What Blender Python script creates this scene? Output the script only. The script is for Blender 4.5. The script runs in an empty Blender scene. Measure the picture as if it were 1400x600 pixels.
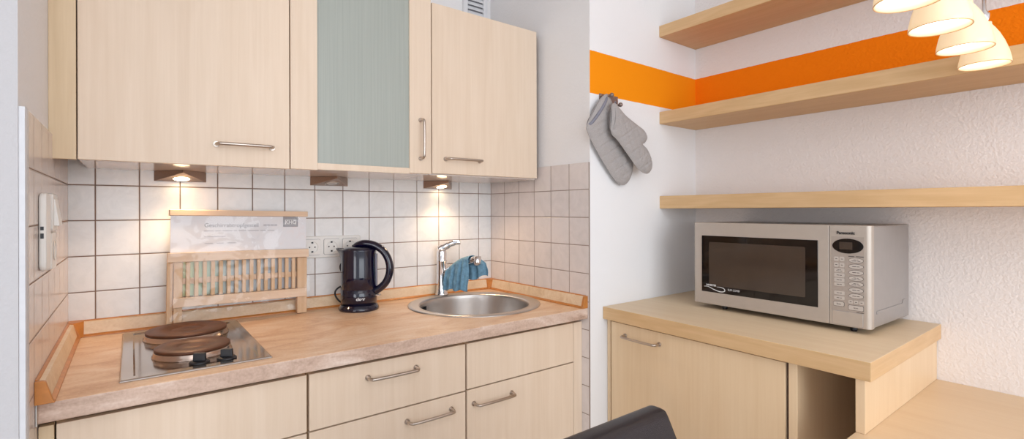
import bpy, bmesh, math, random
from mathutils import Vector, Matrix, noise
random.seed(4)
C = bpy.context.scene.collection
Z0 = 1.33            # all heights below are given from one tile joint; this lifts them above the floor
S = 0.102            # tile pitch
W = 1.392            # niche right side
D = 0.617            # niche depth
LW = -0.0586         # niche left side
R = 2.072            # room right wall
FLOOR = -Z0
CEIL = 2.5 - Z0
PI = math.pi

# ---------------------------------------------------------------- materials
def lin(c):
    return tuple(((v/255)/12.92 if v/255 <= .04045 else ((v/255+.055)/1.055)**2.4) for v in c) + (1,)
class NT:
    def __init__(s, name):
        s.m = bpy.data.materials.new(name); s.m.use_nodes = True
        s.t = s.m.node_tree; s.b = s.t.nodes['Principled BSDF']; s.out = s.t.nodes['Material Output']
    def n(s, typ, **kw):
        nd = s.t.nodes.new(typ)
        for k, v in kw.items():
            if k.startswith('i_'):
                k = k[2:]; nd.inputs[int(k) if k.isdigit() else k.replace('_', ' ')].default_value = v
            else: setattr(nd, k, v)
        return nd
    def l(s, a, b): s.t.links.new(a, b)
    def math(s, op, a, b=None, c=None):
        nd = s.n('ShaderNodeMath', operation=op)
        for i, v in enumerate((a, b, c)):
            if v is None: continue
            if isinstance(v, (int, float)): nd.inputs[i].default_value = v
            else: s.l(v, nd.inputs[i])
        return nd.outputs[0]
    def ramp(s, fac, stops):
        r = s.n('ShaderNodeValToRGB'); e = r.color_ramp.elements
        while len(e) < len(stops): e.new(.5)
        for k, (p, c) in enumerate(stops): e[k].position = p; e[k].color = c
        s.l(fac, r.inputs[0]); return r.outputs[0]
    def bump(s, h, st, dist=.01):
        b = s.n('ShaderNodeBump', i_Strength=st, i_Distance=dist); s.l(h, b.inputs['Height']); s.l(b.outputs[0], s.b.inputs['Normal'])
    def coord(s, scale=(1, 1, 1), rot=(0, 0, 0)):
        tc = s.n('ShaderNodeTexCoord'); mp = s.n('ShaderNodeMapping')
        mp.inputs['Scale'].default_value = scale; mp.inputs['Rotation'].default_value = rot
        s.l(tc.outputs['Object'], mp.inputs[0]); return mp.outputs[0]

def plain(name, col, rough=.5, metal=0., spec=.5, coat=0., noise_amt=.04, nscale=40, bump=0., bscale=300):
    t = NT(name); t.b.inputs['Roughness'].default_value = rough; t.b.inputs['Metallic'].default_value = metal
    t.b.inputs['Specular IOR Level'].default_value = spec; t.b.inputs['Coat Weight'].default_value = coat
    co = t.coord(); nz = t.n('ShaderNodeTexNoise', i_Scale=nscale, i_Detail=3.); t.l(co, nz.inputs['Vector'])
    c = lin(col); lo = tuple(v*(1-noise_amt) for v in c[:3])+(1,); hi = tuple(min(1, v*(1+noise_amt)) for v in c[:3])+(1,)
    t.l(t.ramp(nz.outputs[0], [(.3, lo), (.7, hi)]), t.b.inputs['Base Color'])
    if bump:
        n2 = t.n('ShaderNodeTexNoise', i_Scale=bscale, i_Detail=4.); t.l(co, n2.inputs['Vector']); t.bump(n2.outputs[0], bump, .002)
    return t.m

def wood(name, light, dark, grain='z', rough=.4, fine=90, big=9, contrast=1.):
    t = NT(name); t.b.inputs['Roughness'].default_value = rough; t.b.inputs['Specular IOR Level'].default_value = .35
    def sc(a, b): return tuple(b if ax == grain else a for ax in 'xyz')
    n0 = t.n('ShaderNodeTexNoise', i_Scale=1., i_Detail=3., i_Roughness=.5); t.l(t.coord(sc(big, big*.12)), n0.inputs['Vector'])
    n1 = t.n('ShaderNodeTexNoise', i_Scale=1., i_Detail=5., i_Roughness=.6, i_Distortion=.4); t.l(t.coord(sc(fine, fine*.025)), n1.inputs['Vector'])
    n2 = t.n('ShaderNodeTexNoise', i_Scale=1., i_Detail=2.); t.l(t.coord(sc(fine*4, fine*.15)), n2.inputs['Vector'])
    rings = t.math('PINGPONG', t.math('MULTIPLY', n0.outputs[0], 9.), 1.)
    f = t.math('ADD', t.math('MULTIPLY', rings, .2), t.math('ADD', t.math('MULTIPLY', n1.outputs[0], .62), t.math('MULTIPLY', n2.outputs[0], .18)))
    a, b = lin(dark), lin(light)
    m = tuple((x+y)/2 for x, y in zip(a, b))
    lo = .5-.22*contrast
    t.l(t.ramp(f, [(.2, a), (.5, m), (.8, b)]), t.b.inputs['Base Color'])
    t.bump(n2.outputs[0], .04, .001)
    return t.m

def plaster(name, col, st=.5):
    t = NT(name); t.b.inputs['Roughness'].default_value = .85; t.b.inputs['Specular IOR Level'].default_value = .2
    co = t.coord(); n1 = t.n('ShaderNodeTexNoise', i_Scale=130., i_Detail=2.5, i_Roughness=.5, i_Distortion=.15); t.l(co, n1.inputs['Vector'])
    n2 = t.n('ShaderNodeTexNoise', i_Scale=28., i_Detail=2.); t.l(co, n2.inputs['Vector'])
    t.b.inputs['Base Color'].default_value = lin(col)
    h = t.math('ADD', n1.outputs[0], t.math('MULTIPLY', n2.outputs[0], .35))
    t.bump(h, st, .008)
    return t.m, t

def banded_plaster(name, col, band, z0, z1, st):
    m, t = plaster(name, col, st)
    tc = t.n('ShaderNodeTexCoord'); sp = t.n('ShaderNodeSeparateXYZ'); t.l(tc.outputs['Object'], sp.inputs[0])
    wob = t.n('ShaderNodeTexNoise', i_Scale=40., i_Detail=2.); t.l(tc.outputs['Object'], wob.inputs['Vector'])
    z = t.math('ADD', sp.outputs[2], t.math('MULTIPLY', t.math('SUBTRACT', wob.outputs[0], .5), .003))
    inb = t.math('MULTIPLY', t.math('GREATER_THAN', z, z0+Z0), t.math('LESS_THAN', z, z1+Z0))
    mx = t.n('ShaderNodeMix', data_type='RGBA'); t.l(inb, mx.inputs[0])
    mx.inputs[6].default_value = lin(col); mx.inputs[7].default_value = lin(band); t.l(mx.outputs[2], t.b.inputs['Base Color'])
    return m

def tiles(name, horiz, off, col, grout, lit=1):
    """Square glazed tiles; joints at whole multiples of the pitch along one horizontal axis and z."""
    t = NT(name)
    tc = t.n('ShaderNodeTexCoord'); sp = t.n('ShaderNodeSeparateXYZ'); t.l(tc.outputs['Object'], sp.inputs[0])
    a = t.math('ADD', t.math('DIVIDE', sp.outputs['xyz'.index(horiz)], S), off+50)
    b = t.math('ADD', t.math('DIVIDE', t.math('SUBTRACT', sp.outputs[2], Z0), S), 50)
    def edge(v):
        f = t.math('FRACT', v); return t.math('MINIMUM', f, t.math('SUBTRACT', 1., f))
    d = t.math('MINIMUM', edge(a), edge(b))
    mask = t.n('ShaderNodeMapRange', i_From_Min=.011, i_From_Max=.018); t.l(d, mask.inputs[0])
    cell = t.n('ShaderNodeTexWhiteNoise', noise_dimensions='2D'); cv = t.n('ShaderNodeCombineXYZ')
    t.l(t.math('FLOOR', a), cv.inputs[0]); t.l(t.math('FLOOR', b), cv.inputs[1]); t.l(cv.outputs[0], cell.inputs[0])
    nz = t.n('ShaderNodeTexNoise', i_Scale=18., i_Detail=6., i_Roughness=.65, i_Distortion=1.2); t.l(tc.outputs['Object'], nz.inputs['Vector'])
    f = t.math('ADD', t.math('MULTIPLY', nz.outputs[0], .85), t.math('MULTIPLY', cell.outputs[0], .15))
    c = lin(col); c2 = tuple(v*.9 for v in c[:3])+(1,)
    body = t.ramp(f, [(.3, c2), (.6, c)])
    mx = t.n('ShaderNodeMix', data_type='RGBA'); t.l(mask.outputs[0], mx.inputs[0]); mx.inputs[6].default_value = lin(grout); t.l(body, mx.inputs[7])
    t.l(mx.outputs[2], t.b.inputs['Base Color'])
    rg = t.n('ShaderNodeMapRange', i_To_Min=.8, i_To_Max=.22); t.l(mask.outputs[0], rg.inputs[0]); t.l(rg.outputs[0], t.b.inputs['Roughness'])
    bm_ = t.n('ShaderNodeMapRange', i_From_Min=.008, i_From_Max=.035); t.l(d, bm_.inputs[0]); t.bump(bm_.outputs[0], .35, .002)
    return t.m

def marble(name, a, b, c):
    t = NT(name); t.b.inputs['Roughness'].default_value = .38; t.b.inputs['Specular IOR Level'].default_value = .4
    n1 = t.n('ShaderNodeTexNoise', i_Scale=1., i_Detail=8., i_Roughness=.62, i_Distortion=1.1); t.l(t.coord((5, 13, 13), (0, 0, .35)), n1.inputs['Vector'])
    n2 = t.n('ShaderNodeTexNoise', i_Scale=160., i_Detail=3.); t.l(t.coord(), n2.inputs['Vector'])
    f = t.math('ADD', t.math('MULTIPLY', n1.outputs[0], .8), t.math('MULTIPLY', n2.outputs[0], .2))
    t.l(t.ramp(f, [(.34, lin(a)), (.5, lin(b)), (.66, lin(c))]), t.b.inputs['Base Color'])
    return t.m

def emis(name, col, st):
    t = NT(name); t.b.inputs['Base Color'].default_value = lin(col)
    t.b.inputs['Emission Color'].default_value = lin(col); t.b.inputs['Emission Strength'].default_value = st
    nz = t.n('ShaderNodeTexNoise', i_Scale=8.); t.l(t.coord(), nz.inputs['Vector'])
    t.l(t.math('ADD', t.math('MULTIPLY', nz.outputs[0], .1), .35), t.b.inputs['Roughness'])
    return t.m

def brushed(name, col, rough=.3, axis='x', st=.15):
    t = NT(name); t.b.inputs['Metallic'].default_value = 1.; t.b.inputs['Roughness'].default_value = rough
    t.b.inputs['Base Color'].default_value = lin(col)
    sc = tuple(8 if a == axis else 700 for a in 'xyz')
    nz = t.n('ShaderNodeTexNoise', i_Scale=1., i_Detail=3.); t.l(t.coord(sc), nz.inputs['Vector'])
    t.l(t.math('ADD', t.math('MULTIPLY', nz.outputs[0], .16), rough-.08), t.b.inputs['Roughness'])
    t.bump(nz.outputs[0], st, .0004)
    return t.m

M = {}
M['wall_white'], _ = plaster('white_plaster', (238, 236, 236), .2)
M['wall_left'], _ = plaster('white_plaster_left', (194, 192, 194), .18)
M['mitt_wall'] = banded_plaster('white_smooth_wall_with_lit_orange_band', (240, 239, 240), (252, 150, 8), .349, .5045, .06)  # band orange is lighter here: the stronger light is painted into it
M['right_wall'] = banded_plaster('rough_white_wall_with_shaded_orange_band', (240, 233, 230), (255, 132, 4), .345, .5045, .34)  # same orange paint, with this wall's weaker light put into the band colour
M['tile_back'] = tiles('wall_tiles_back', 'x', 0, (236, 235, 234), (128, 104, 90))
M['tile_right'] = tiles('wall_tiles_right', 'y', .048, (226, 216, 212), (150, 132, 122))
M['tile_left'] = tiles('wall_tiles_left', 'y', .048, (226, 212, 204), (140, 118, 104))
M['door_wood'] = wood('pale_maple_front', (233, 213, 192), (221, 198, 174), 'z')
M['filler_wood'] = wood('pale_maple_filler', (228, 205, 172), (212, 186, 150), 'z', big=14)
M['edge_wood'] = plain('warm_maple_edge', (205, 165, 120), .5, noise_amt=.08)
M['cab_wood'] = wood('warm_maple_cabinet', (238, 211, 176), (226, 195, 156), 'z', big=6)
M['cab_top_wood'] = wood('warm_maple_top', (234, 213, 182), (222, 197, 163), 'y', big=7, rough=.45)
M['cab_edge_wood'] = wood('maple_edge_band', (226, 190, 145), (205, 166, 118), 'y', big=22)
M['cab_edge_x'] = wood('maple_edge_band_end', (226, 190, 145), (205, 166, 118), 'x', big=22)
M['shelf_wood'] = wood('shelf_beech', (218, 178, 128), (202, 158, 108), 'y', big=12, rough=.45)
M['carcass'] = plain('white_carcass', (232, 224, 216), .35, noise_amt=.02)
M['underside'] = plain('glossy_white_board', (226, 214, 206), .12, noise_amt=.02)
M['dark'] = plain('gap_shade', (70, 42, 28), .8)
M['handle'] = brushed('satin_nickel', (190, 178, 168), .3)
M['chrome'] = plain('chrome', (225, 225, 228), .08, 1., noise_amt=.01)
M['steel'] = brushed('brushed_steel', (205, 200, 196), .32, 'x')
M['hob_steel'] = brushed('hob_stainless_steel', (186, 178, 172), .13, 'x', .05)
M['iron'] = plain('cast_iron_plate', (96, 58, 38), .45, .2, noise_amt=.25, nscale=30, bump=.1)
M['shade_rim'] = plain('lit_glass_rim', (226, 176, 120), .3)  # lamplight caught in the glass edge, painted as an amber tint
M['ring'] = plain('steel_ring', (190, 172, 160), .22, 1.)
M['black'] = plain('black_plastic', (24, 25, 30), .35)
M['kettle'] = plain('dark_blue_gloss_plastic', (12, 9, 36), .13, noise_amt=.02, coat=.4)
M['worktop'] = marble('beige_marble_lamp_tinted', (206, 160, 124), (228, 192, 158), (240, 214, 190))  # warm glow of the cabinet lamps is painted into the top's colour
M['worktop_edge'] = marble('beige_marble_edge_daylit', (168, 138, 120), (204, 176, 158), (228, 208, 194))  # same marble with a greyer daylight tone painted in; the speckle is its own
M['profile'] = marble('marble_trim_strip', (206, 176, 142), (222, 196, 164), (232, 212, 186))
M['amber'] = plain('amber_plastic', (190, 122, 58), .35, noise_amt=.12, nscale=60)
M['lamp_body'] = brushed('bronze_steel', (165, 142, 128), .3)
M['trim_white'] = plain('grey_white_trim', (208, 208, 212), .4)
M['hook_metal'] = plain('brown_grey_metal', (138, 122, 116), .4, .5)
M['white_plastic'] = plain('white_plastic', (232, 229, 224), .3, noise_amt=.01)
M['mw_silver'] = plain('silver_lacquer', (190, 180, 170), .38, .35, noise_amt=.02)
M['mw_case'] = plain('silver_case', (164, 159, 157), .36, .35, noise_amt=.02)
M['mw_panel'] = plain('panel_silver', (174, 163, 154), .4, .25, noise_amt=.02)
M['mw_button'] = plain('button_pale', (192, 183, 175), .5, noise_amt=.02)
M['mw_glass'] = plain('black_glass', (12, 7, 6), .06, noise_amt=.05)
M['mw_inner'] = plain('dark_mesh_window', (68, 57, 49), .1, noise_amt=.12, nscale=6)
M['print_dark'] = plain('dark_print', (48, 46, 48), .5)
M['print_grey'] = plain('grey_print', (150, 150, 156), .6)
M['print_pale'] = plain('pale_print', (196, 196, 202), .6)
M['print_white'] = plain('white_print', (225, 225, 225), .5)
M['card'] = plain('white_card', (226, 226, 230), .5, noise_amt=.03, nscale=8)
M['rack_wood'] = wood('raw_beech', (236, 210, 184), (220, 188, 158), 'x', big=20, rough=.55)
M['rack_leg'] = wood('raw_beech_leg', (228, 196, 160), (208, 170, 132), 'z', big=20, rough=.55)
M['leather'] = plain('black_leather', (30, 26, 32), .36, noise_amt=.15, nscale=200, bump=.25, bscale=500)
M['mitt'] = plain('grey_quilted_cotton', (170, 164, 162), .9, noise_amt=.08, nscale=300, bump=.3, bscale=600)
M['mitt_in'] = plain('grey_lining', (132, 131, 142), .95)
M['cloth'] = plain('blue_microfibre', (112, 152, 176), .95, noise_amt=.16, nscale=90, bump=.5, bscale=700)
M['desk'] = wood('desk_beech', (230, 204, 170), (220, 190, 154), 'y', big=7, rough=.4)
M['floor'] = wood('floor_laminate', (214, 208, 202), (196, 190, 184), 'y', big=8)
M['vent'] = plain('vent_enamel', (225, 225, 228), .4)

def make_shade():
    t = NT('opal_glass_shade'); t.b.inputs['Base Color'].default_value = lin((226, 208, 180)); t.b.inputs['Roughness'].default_value = .3
    t.b.inputs['Emission Color'].default_value = lin((255, 214, 158)); t.b.inputs['Emission Strength'].default_value = .3
    nz = t.n('ShaderNodeTexNoise', i_Scale=10.); t.l(t.coord(), nz.inputs['Vector'])
    t.l(t.math('ADD', t.math('MULTIPLY', nz.outputs[0], .03), .32), t.b.inputs['Emission Strength'])
    return t.m
M['shade'] = make_shade()
M['bulb'] = emis('warm_glowing_bulb', (255, 243, 224), 4.6)
M['spot_on'] = emis('halogen_glow', (255, 226, 180), 14.)
M['spot_off'] = plain('clear_lens', (200, 196, 192), .12, .3)

def frosted():
    t = NT('frosted_glass'); t.b.inputs['Roughness'].default_value = .3
    t.b.inputs['Transmission Weight'].default_value = .38; t.b.inputs['IOR'].default_value = 1.35
    nz = t.n('ShaderNodeTexNoise', i_Scale=1., i_Detail=2.); t.l(t.coord((220, 220, 3)), nz.inputs['Vector'])
    t.l(t.ramp(nz.outputs[0], [(.3, lin((196, 202, 194))), (.7, lin((206, 211, 203)))]), t.b.inputs['Base Color'])
    t.bump(nz.outputs[0], .05, .001)
    return t.m
M['frosted'] = frosted()

def film():
    t = NT('clear_plastic_film')
    tr = t.n('ShaderNodeBsdfTransparent'); gl = t.n('ShaderNodeBsdfGlossy', i_Roughness=.08); mx = t.n('ShaderNodeMixShader')
    nz = t.n('ShaderNodeTexNoise', i_Scale=9., i_Detail=2., i_Distortion=.6); t.l(t.coord(), nz.inputs['Vector'])
    b = t.n('ShaderNodeBump', i_Strength=.9, i_Distance=.02); t.l(nz.outputs[0], b.inputs['Height']); t.l(b.outputs[0], gl.inputs['Normal'])
    mx.inputs[0].default_value = .04
    t.l(tr.outputs[0], mx.inputs[1]); t.l(gl.outputs[0], mx.inputs[2]); t.l(mx.outputs[0], t.out.inputs[0])
    return t.m
M['film'] = film()

def leaflet():
    t = NT('printed_leaflet'); t.b.inputs['Roughness'].default_value = .5
    sp = t.n('ShaderNodeSeparateXYZ'); t.l(t.coord(), sp.inputs[0])
    nz = t.n('ShaderNodeTexNoise', i_Scale=12., i_Detail=2.); t.l(t.coord(), nz.inputs['Vector'])
    f = t.math('ADD', t.math('MULTIPLY', sp.outputs[0], 2.5), t.math('MULTIPLY', nz.outputs[0], .25))
    t.l(t.ramp(t.math('ADD', f, .95), [(.05, lin((214, 214, 214))), (.16, lin((216, 222, 170))), (.3, lin((204, 222, 196))), (.5, lin((200, 210, 214))), (1., lin((196, 200, 208)))]), t.b.inputs['Base Color'])
    return t.m
M['leaflet'] = leaflet()

# ---------------------------------------------------------------- mesh helpers
def box(bm, x0, x1, y0, y1, z0, z1, mi=0):
    vs = [bm.verts.new((x, y, z)) for z in (z0, z1) for y in (y0, y1) for x in (x0, x1)]
    for f in ((0, 2, 3, 1), (4, 5, 7, 6), (0, 1, 5, 4), (2, 6, 7, 3), (1, 3, 7, 5), (0, 4, 6, 2)):
        fc = bm.faces.new([vs[i] for i in f]); fc.material_index = mi
    return vs
def prism(bm, pts, z0, z1, axis='z', smooth=False):
    """pts: 2D outline; extruded along axis (x: pts are (y,z); y: pts are (x,z); z: pts are (x,y))."""
    def P(p, h): return {'z': (p[0], p[1], h), 'y': (p[0], h, p[1]), 'x': (h, p[0], p[1])}[axis]
    a = [bm.verts.new(P(p, z0)) for p in pts]; b = [bm.verts.new(P(p, z1)) for p in pts]
    bm.faces.new(a); bm.faces.new(list(reversed(b)))
    n = len(pts)
    for i in range(n):
        f = bm.faces.new((a[i], b[i], b[(i+1) % n], a[(i+1) % n])); f.smooth = smooth
    bmesh.ops.recalc_face_normals(bm, faces=bm.faces)
def tube(bm, pts, r, seg=12, cap=True, flat=1.):
    pts = [Vector(p) for p in pts]; n = len(pts); rr = r if isinstance(r, (list, tuple)) else [r]*n
    rings = []; up = None
    for i, p in enumerate(pts):
        d = (pts[min(i+1, n-1)]-pts[max(i-1, 0)]).normalized()
        if up is None:
            up = Vector((0, 0, 1)) if abs(d.z) < .9 else Vector((0, 1, 0))
        u = (up-d*up.dot(d)).normalized(); up = u; v = d.cross(u)
        rings.append([bm.verts.new(p+rr[i]*(math.cos(2*PI*k/seg)*u+math.sin(2*PI*k/seg)*v*flat)) for k in range(seg)])
    for a, b in zip(rings, rings[1:]):
        for k in range(seg):
            f = bm.faces.new((a[k], a[(k+1) % seg], b[(k+1) % seg], b[k])); f.smooth = True
    if cap:
        bm.faces.new(list(reversed(rings[0]))); bm.faces.new(rings[-1])
    bmesh.ops.recalc_face_normals(bm, faces=bm.faces)
def smooth_path(pts, n=6, closed=False):
    P = [Vector(p) for p in pts]; out = []
    m = len(P)
    for i in range(m if closed else m-1):
        if closed: a, b, c, d = P[(i-1) % m], P[i], P[(i+1) % m], P[(i+2) % m]
        else: a, b, c, d = P[max(i-1, 0)], P[i], P[i+1], P[min(i+2, m-1)]
        for k in range(n):
            t = k/n
            out.append(.5*((2*b)+(-a+c)*t+(2*a-5*b+4*c-d)*t*t+(-a+3*b-3*c+d)*t**3))
    if not closed: out.append(P[-1])
    return out
def lathe(bm, prof, seg=48, c=(0, 0, 0), close=False, sm=True):
    rings = []
    for r, z in prof:
        if r < 1e-6: rings.append([bm.verts.new((c[0], c[1], c[2]+z))])
        else: rings.append([bm.verts.new((c[0]+r*math.cos(2*PI*k/seg), c[1]+r*math.sin(2*PI*k/seg), c[2]+z)) for k in range(seg)])
    pr = list(zip(rings, rings[1:]))
    if close: pr.append((rings[-1], rings[0]))
    for a, b in pr:
        for k in range(seg):
            k2 = (k+1) % seg
            if len(a) == 1 and len(b) == 1: continue
            if len(a) == 1: f = bm.faces.new((a[0], b[k], b[k2]))
            elif len(b) == 1: f = bm.faces.new((a[k], a[k2], b[0]))
            else: f = bm.faces.new((a[k], a[k2], b[k2], b[k]))
            f.smooth = sm
    bmesh.ops.recalc_face_normals(bm, faces=bm.faces)
    return rings
def BM(): return bmesh.new()
def wloc(p):
    v = Vector((0, 0, 0))
    while p: v += Vector(p.location); p = p.parent
    return v
def obj(name, bm, mat, parent=None, bev=0., local=False, kind=None, label=None, origin=None, autosmooth=True):
    me = bpy.data.meshes.new(name); bm.to_mesh(me); bm.free()
    o = bpy.data.objects.new(name, me); C.objects.link(o)
    for m in (mat if isinstance(mat, (list, tuple)) else [mat]): me.materials.append(m)
    if not local:
        base = wloc(parent) if parent else Vector((0, 0, 0))
        off = Vector((0, 0, Z0))-base
        if origin is not None and not parent:
            off = Vector((0, 0, Z0))-Vector((origin[0], origin[1], origin[2]+Z0)); o.location = (origin[0], origin[1], origin[2]+Z0)
        me.transform(Matrix.Translation(off))
    if parent: o.parent = parent
    if bev:
        b = o.modifiers.new('bevel', 'BEVEL'); b.width = bev; b.segments = 2; b.limit_method = 'ANGLE'; b.angle_limit = math.radians(40)
        b.harden_normals = False
    if kind: o['kind'] = kind
    if label: o['label'] = label
    return o
def thing(name, label, cat, loc, group=None, rot=0.):
    o = bpy.data.objects.new(name, None); C.objects.link(o); o.empty_display_size = .05
    o.location = (loc[0], loc[1], loc[2]+Z0); o.rotation_euler = (0, 0, rot)
    o['label'] = label; o['category'] = cat
    if group: o['group'] = group
    return o
def tag(o, label, cat, group=None):
    o['label'] = label; o['category'] = cat
    if group: o['group'] = group
    return o
def text(name, s, size, mat, parent, mtx, depth=.0003, align='CENTER', sx=1., bold=0.):
    cu = bpy.data.curves.new(name, 'FONT'); cu.body = s; cu.size = size; cu.align_x = align; cu.align_y = 'CENTER'; cu.extrude = depth; cu.offset = bold
    tmp = bpy.data.objects.new(name, cu); C.objects.link(tmp)
    bpy.context.view_layer.update()
    me = bpy.data.meshes.new_from_object(tmp.evaluated_get(bpy.context.evaluated_depsgraph_get()))
    bpy.data.objects.remove(tmp); me.name = name
    me.transform(mtx @ Matrix.Diagonal((sx, 1, 1, 1))); me.materials.clear(); me.materials.append(mat)
    o = bpy.data.objects.new(name, me); C.objects.link(o); o.parent = parent
    return o
def bow_handle(parent, a, b, out, r=.0045, mat=None, label='satin metal bow handle', name='handle'):
    """a, b: feet (world, rel heights); out: vector off the front."""
    a, b, out = Vector(a), Vector(b), Vector(out); d = (b-a).normalized()
    k = .018
    pts = [a, a+out*.55, a+out*.85+d*.004, a+out+d*k*.7, (a+b)/2+out*1.06, b+out-d*k*.7, b+out*.85-d*.004, b+out*.55, b]
    bm = BM(); tube(bm, smooth_path(pts, 5), r, 10)
    for p in (a, b): tube(bm, [p, p+out*.12], r*1.7, 12)
    return obj(name, bm, mat or M['handle'], parent, label=label)

# ---------------------------------------------------------------- the setting
def struct(name, bm, mat, bev=0.): return obj(name, bm, mat, None, bev, kind='structure')
YB = -4.6; XL = -2.4
bm = BM(); box(bm, XL-.1, R+.1, YB, .1, FLOOR-.1, FLOOR); struct('floor', bm, M['floor'])
bm = BM(); box(bm, XL-.1, R+.1, YB, .1, CEIL, CEIL+.1); struct('ceiling', bm, M['wall_white'])
bm = BM(); box(bm, LW-.2, W+.2, .007, .1, FLOOR, CEIL); box(bm, LW-.004, W+.004, 0, .007, -.95, .0985, 1)
struct('wall_back', bm, [M['wall_white'], M['tile_back']])
# right side of the niche: a solid pier, tiled to just above eye height, its front face carrying the orange band
bm = BM(); box(bm, W+.006, R+.1, -D, .007, FLOOR, CEIL)
for f in bm.faces:
    f.normal_update(); f.material_index = 0 if f.normal.y < -.5 else 1
struct('wall_niche_right', bm, [M['mitt_wall'], M['wall_white']])
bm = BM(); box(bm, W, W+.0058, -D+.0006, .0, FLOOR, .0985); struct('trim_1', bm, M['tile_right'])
bm = BM(); box(bm, R, R+.1, YB, -D, FLOOR, CEIL); struct('wall_right', bm, M['right_wall'])
NL = -.722
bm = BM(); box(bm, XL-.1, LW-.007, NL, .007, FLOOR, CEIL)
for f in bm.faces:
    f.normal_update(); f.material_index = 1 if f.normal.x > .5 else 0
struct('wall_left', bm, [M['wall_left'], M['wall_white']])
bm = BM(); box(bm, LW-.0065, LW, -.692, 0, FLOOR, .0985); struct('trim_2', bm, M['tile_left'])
bm = BM(); prism(bm, [(LW-.0066, -.7205), (LW+.001, -.7205), (LW+.0025, -.715), (LW+.0025, -.694), (LW-.0066, -.694)], FLOOR, .098)
struct('trim_3', bm, M['trim_white'])
bm = BM(); box(bm, XL-.1, XL, YB, NL, FLOOR, CEIL); struct('wall_side', bm, M['wall_white'])

# ---------------------------------------------------------------- base units
FY = -.5812; ZT = -.483
def front(parent, name, x0, x1, z0, z1, y=FY, t=.018, mat='door_wood', label=None):
    bm = BM(); box(bm, x0, x1, y, y+t, z0, z1)
    o = obj(name, bm, M[mat], parent, .0012, label=label)
    return o
def base_unit(name, label, x0, x1, fronts):
    t = thing(name, label, 'cabinet', ((x0+x1)/2, -.3, FLOOR), 'base cabinets under the marbled worktop')
    bm = BM(); y0 = FY+.021
    box(bm, x0, x0+.016, y0, -.01, FLOOR+.1, -.47); box(bm, x1-.016, x1, y0, -.01, FLOOR+.1, -.47)
    box(bm, x0+.016, x1-.016, y0, -.01, FLOOR+.1, FLOOR+.116); box(bm, x0+.016, x1-.016, -.02, -.01, FLOOR+.116, -.47)
    obj('carcass', bm, M['edge_wood'], t)
    bm = BM(); box(bm, x0, x1, -.53, -.515, FLOOR, FLOOR+.1); obj('plinth', bm, M['door_wood'], t)
    for (nm, z0, z1, fx0, fx1, hx) in fronts:
        f = front(t, nm, fx0, fx1, z0, z1)
        if hx:
            bow_handle(f, (hx[0], FY, hx[2]), (hx[1], FY, hx[2]), (0, -.028, 0))
    return t
g = .0016
base_unit('base_cabinet', 'pale maple base cabinet below the two-plate hob, left end of the run', -.034, .4275,
    [('drawer_front', -.6245, ZT, -.0325, .4275-g, None), ('door', FLOOR+.1, -.6285, -.0325, .4275-g, None)])
base_unit('drawer_unit', 'pale maple drawer unit between hob and sink with two bow handles', .4305, .890,
    [('drawer', -.6245, ZT, .4305+g, .890-g, (.582, .723, -.5215)), ('drawer', -.93, -.6285, .4305+g, .890-g, (.695, .838, -.668)),
     ('drawer', FLOOR+.1, -.934, .4305+g, .890-g, (.582, .723, -1.0))])
base_unit('base_cabinet', 'pale maple base cabinet under the round sink, right end of the run', .893, 1.349,
    [('drawer_front', -.6225, ZT, .893+g, 1.349-g, None), ('door', FLOOR+.1, -.6265, .893+g, 1.349-g, (.918, 1.065, -.6705))])
bm = BM(); box(bm, -.0575, -.0355, FY, FY+.018, FLOOR, ZT); tag(obj('filler_strip', bm, M['filler_wood'], None, .001), 'narrow maple filler strip between left tiled wall and base cabinets', 'filler strip')
bm = BM(); box(bm, 1.3492, 1.3915, FY+.0004, FY+.018, FLOOR, ZT); tag(obj('filler_strip', bm, M['door_wood'], None, .0006), 'maple filler strip between sink cabinet and right tiled wall', 'filler strip')

# worktop with a round cut-out for the sink
SX, SY, SR = 1.118, -.283, .25
WT, WB, WF = -.43, -.468, -.612
def slab_hole(z0, z1, x0, x1, y0, y1, cx, cy, r, n=64):
    bm = BM()
    outer = [(x0, y0), (x1, y0), (x1, y1), (x0, y1)]
    ov = [bm.verts.new((x, y, z1)) for x, y in outer]; iv = [bm.verts.new((cx+r*math.cos(2*PI*k/n), cy+r*math.sin(2*PI*k/n), z1)) for k in range(n)]
    es = [bm.edges.new((ov[i], ov[(i+1) % 4])) for i in range(4)]+[bm.edges.new((iv[i], iv[(i+1) % n])) for i in range(n)]
    r_ = bmesh.ops.triangle_fill(bm, use_beauty=True, use_dissolve=False, edges=es)
    fs = [f for f in r_['geom'] if isinstance(f, bmesh.types.BMFace)]
    ex = bmesh.ops.extrude_face_region(bm, geom=fs)
    bmesh.ops.translate(bm, verts=[v for v in ex['geom'] if isinstance(v, bmesh.types.BMVert)], vec=(0, 0, z0-z1))
    bmesh.ops.recalc_face_normals(bm, faces=bm.faces)
    for f in bm.faces:
        if abs(f.normal.y) > .9 and f.calc_center_median().y < y0+.01: f.material_index = 1
    return bm
wt = thing('worktop', 'long beige marbled kitchen worktop across the three base units', 'worktop', (.67, -.3, WB))
obj('slab', slab_hole(WB, WT, -.056, W-.001, WF, -.001, SX, SY, .212), [M['worktop'], M['worktop_edge']], wt, .003)
bm = BM(); box(bm, -.0578, -.0562, WF+.001, -.02, WB-.004, WT-.001); obj('end_strip', bm, M['white_plastic'], wt, label='white plastic end strip')

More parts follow.
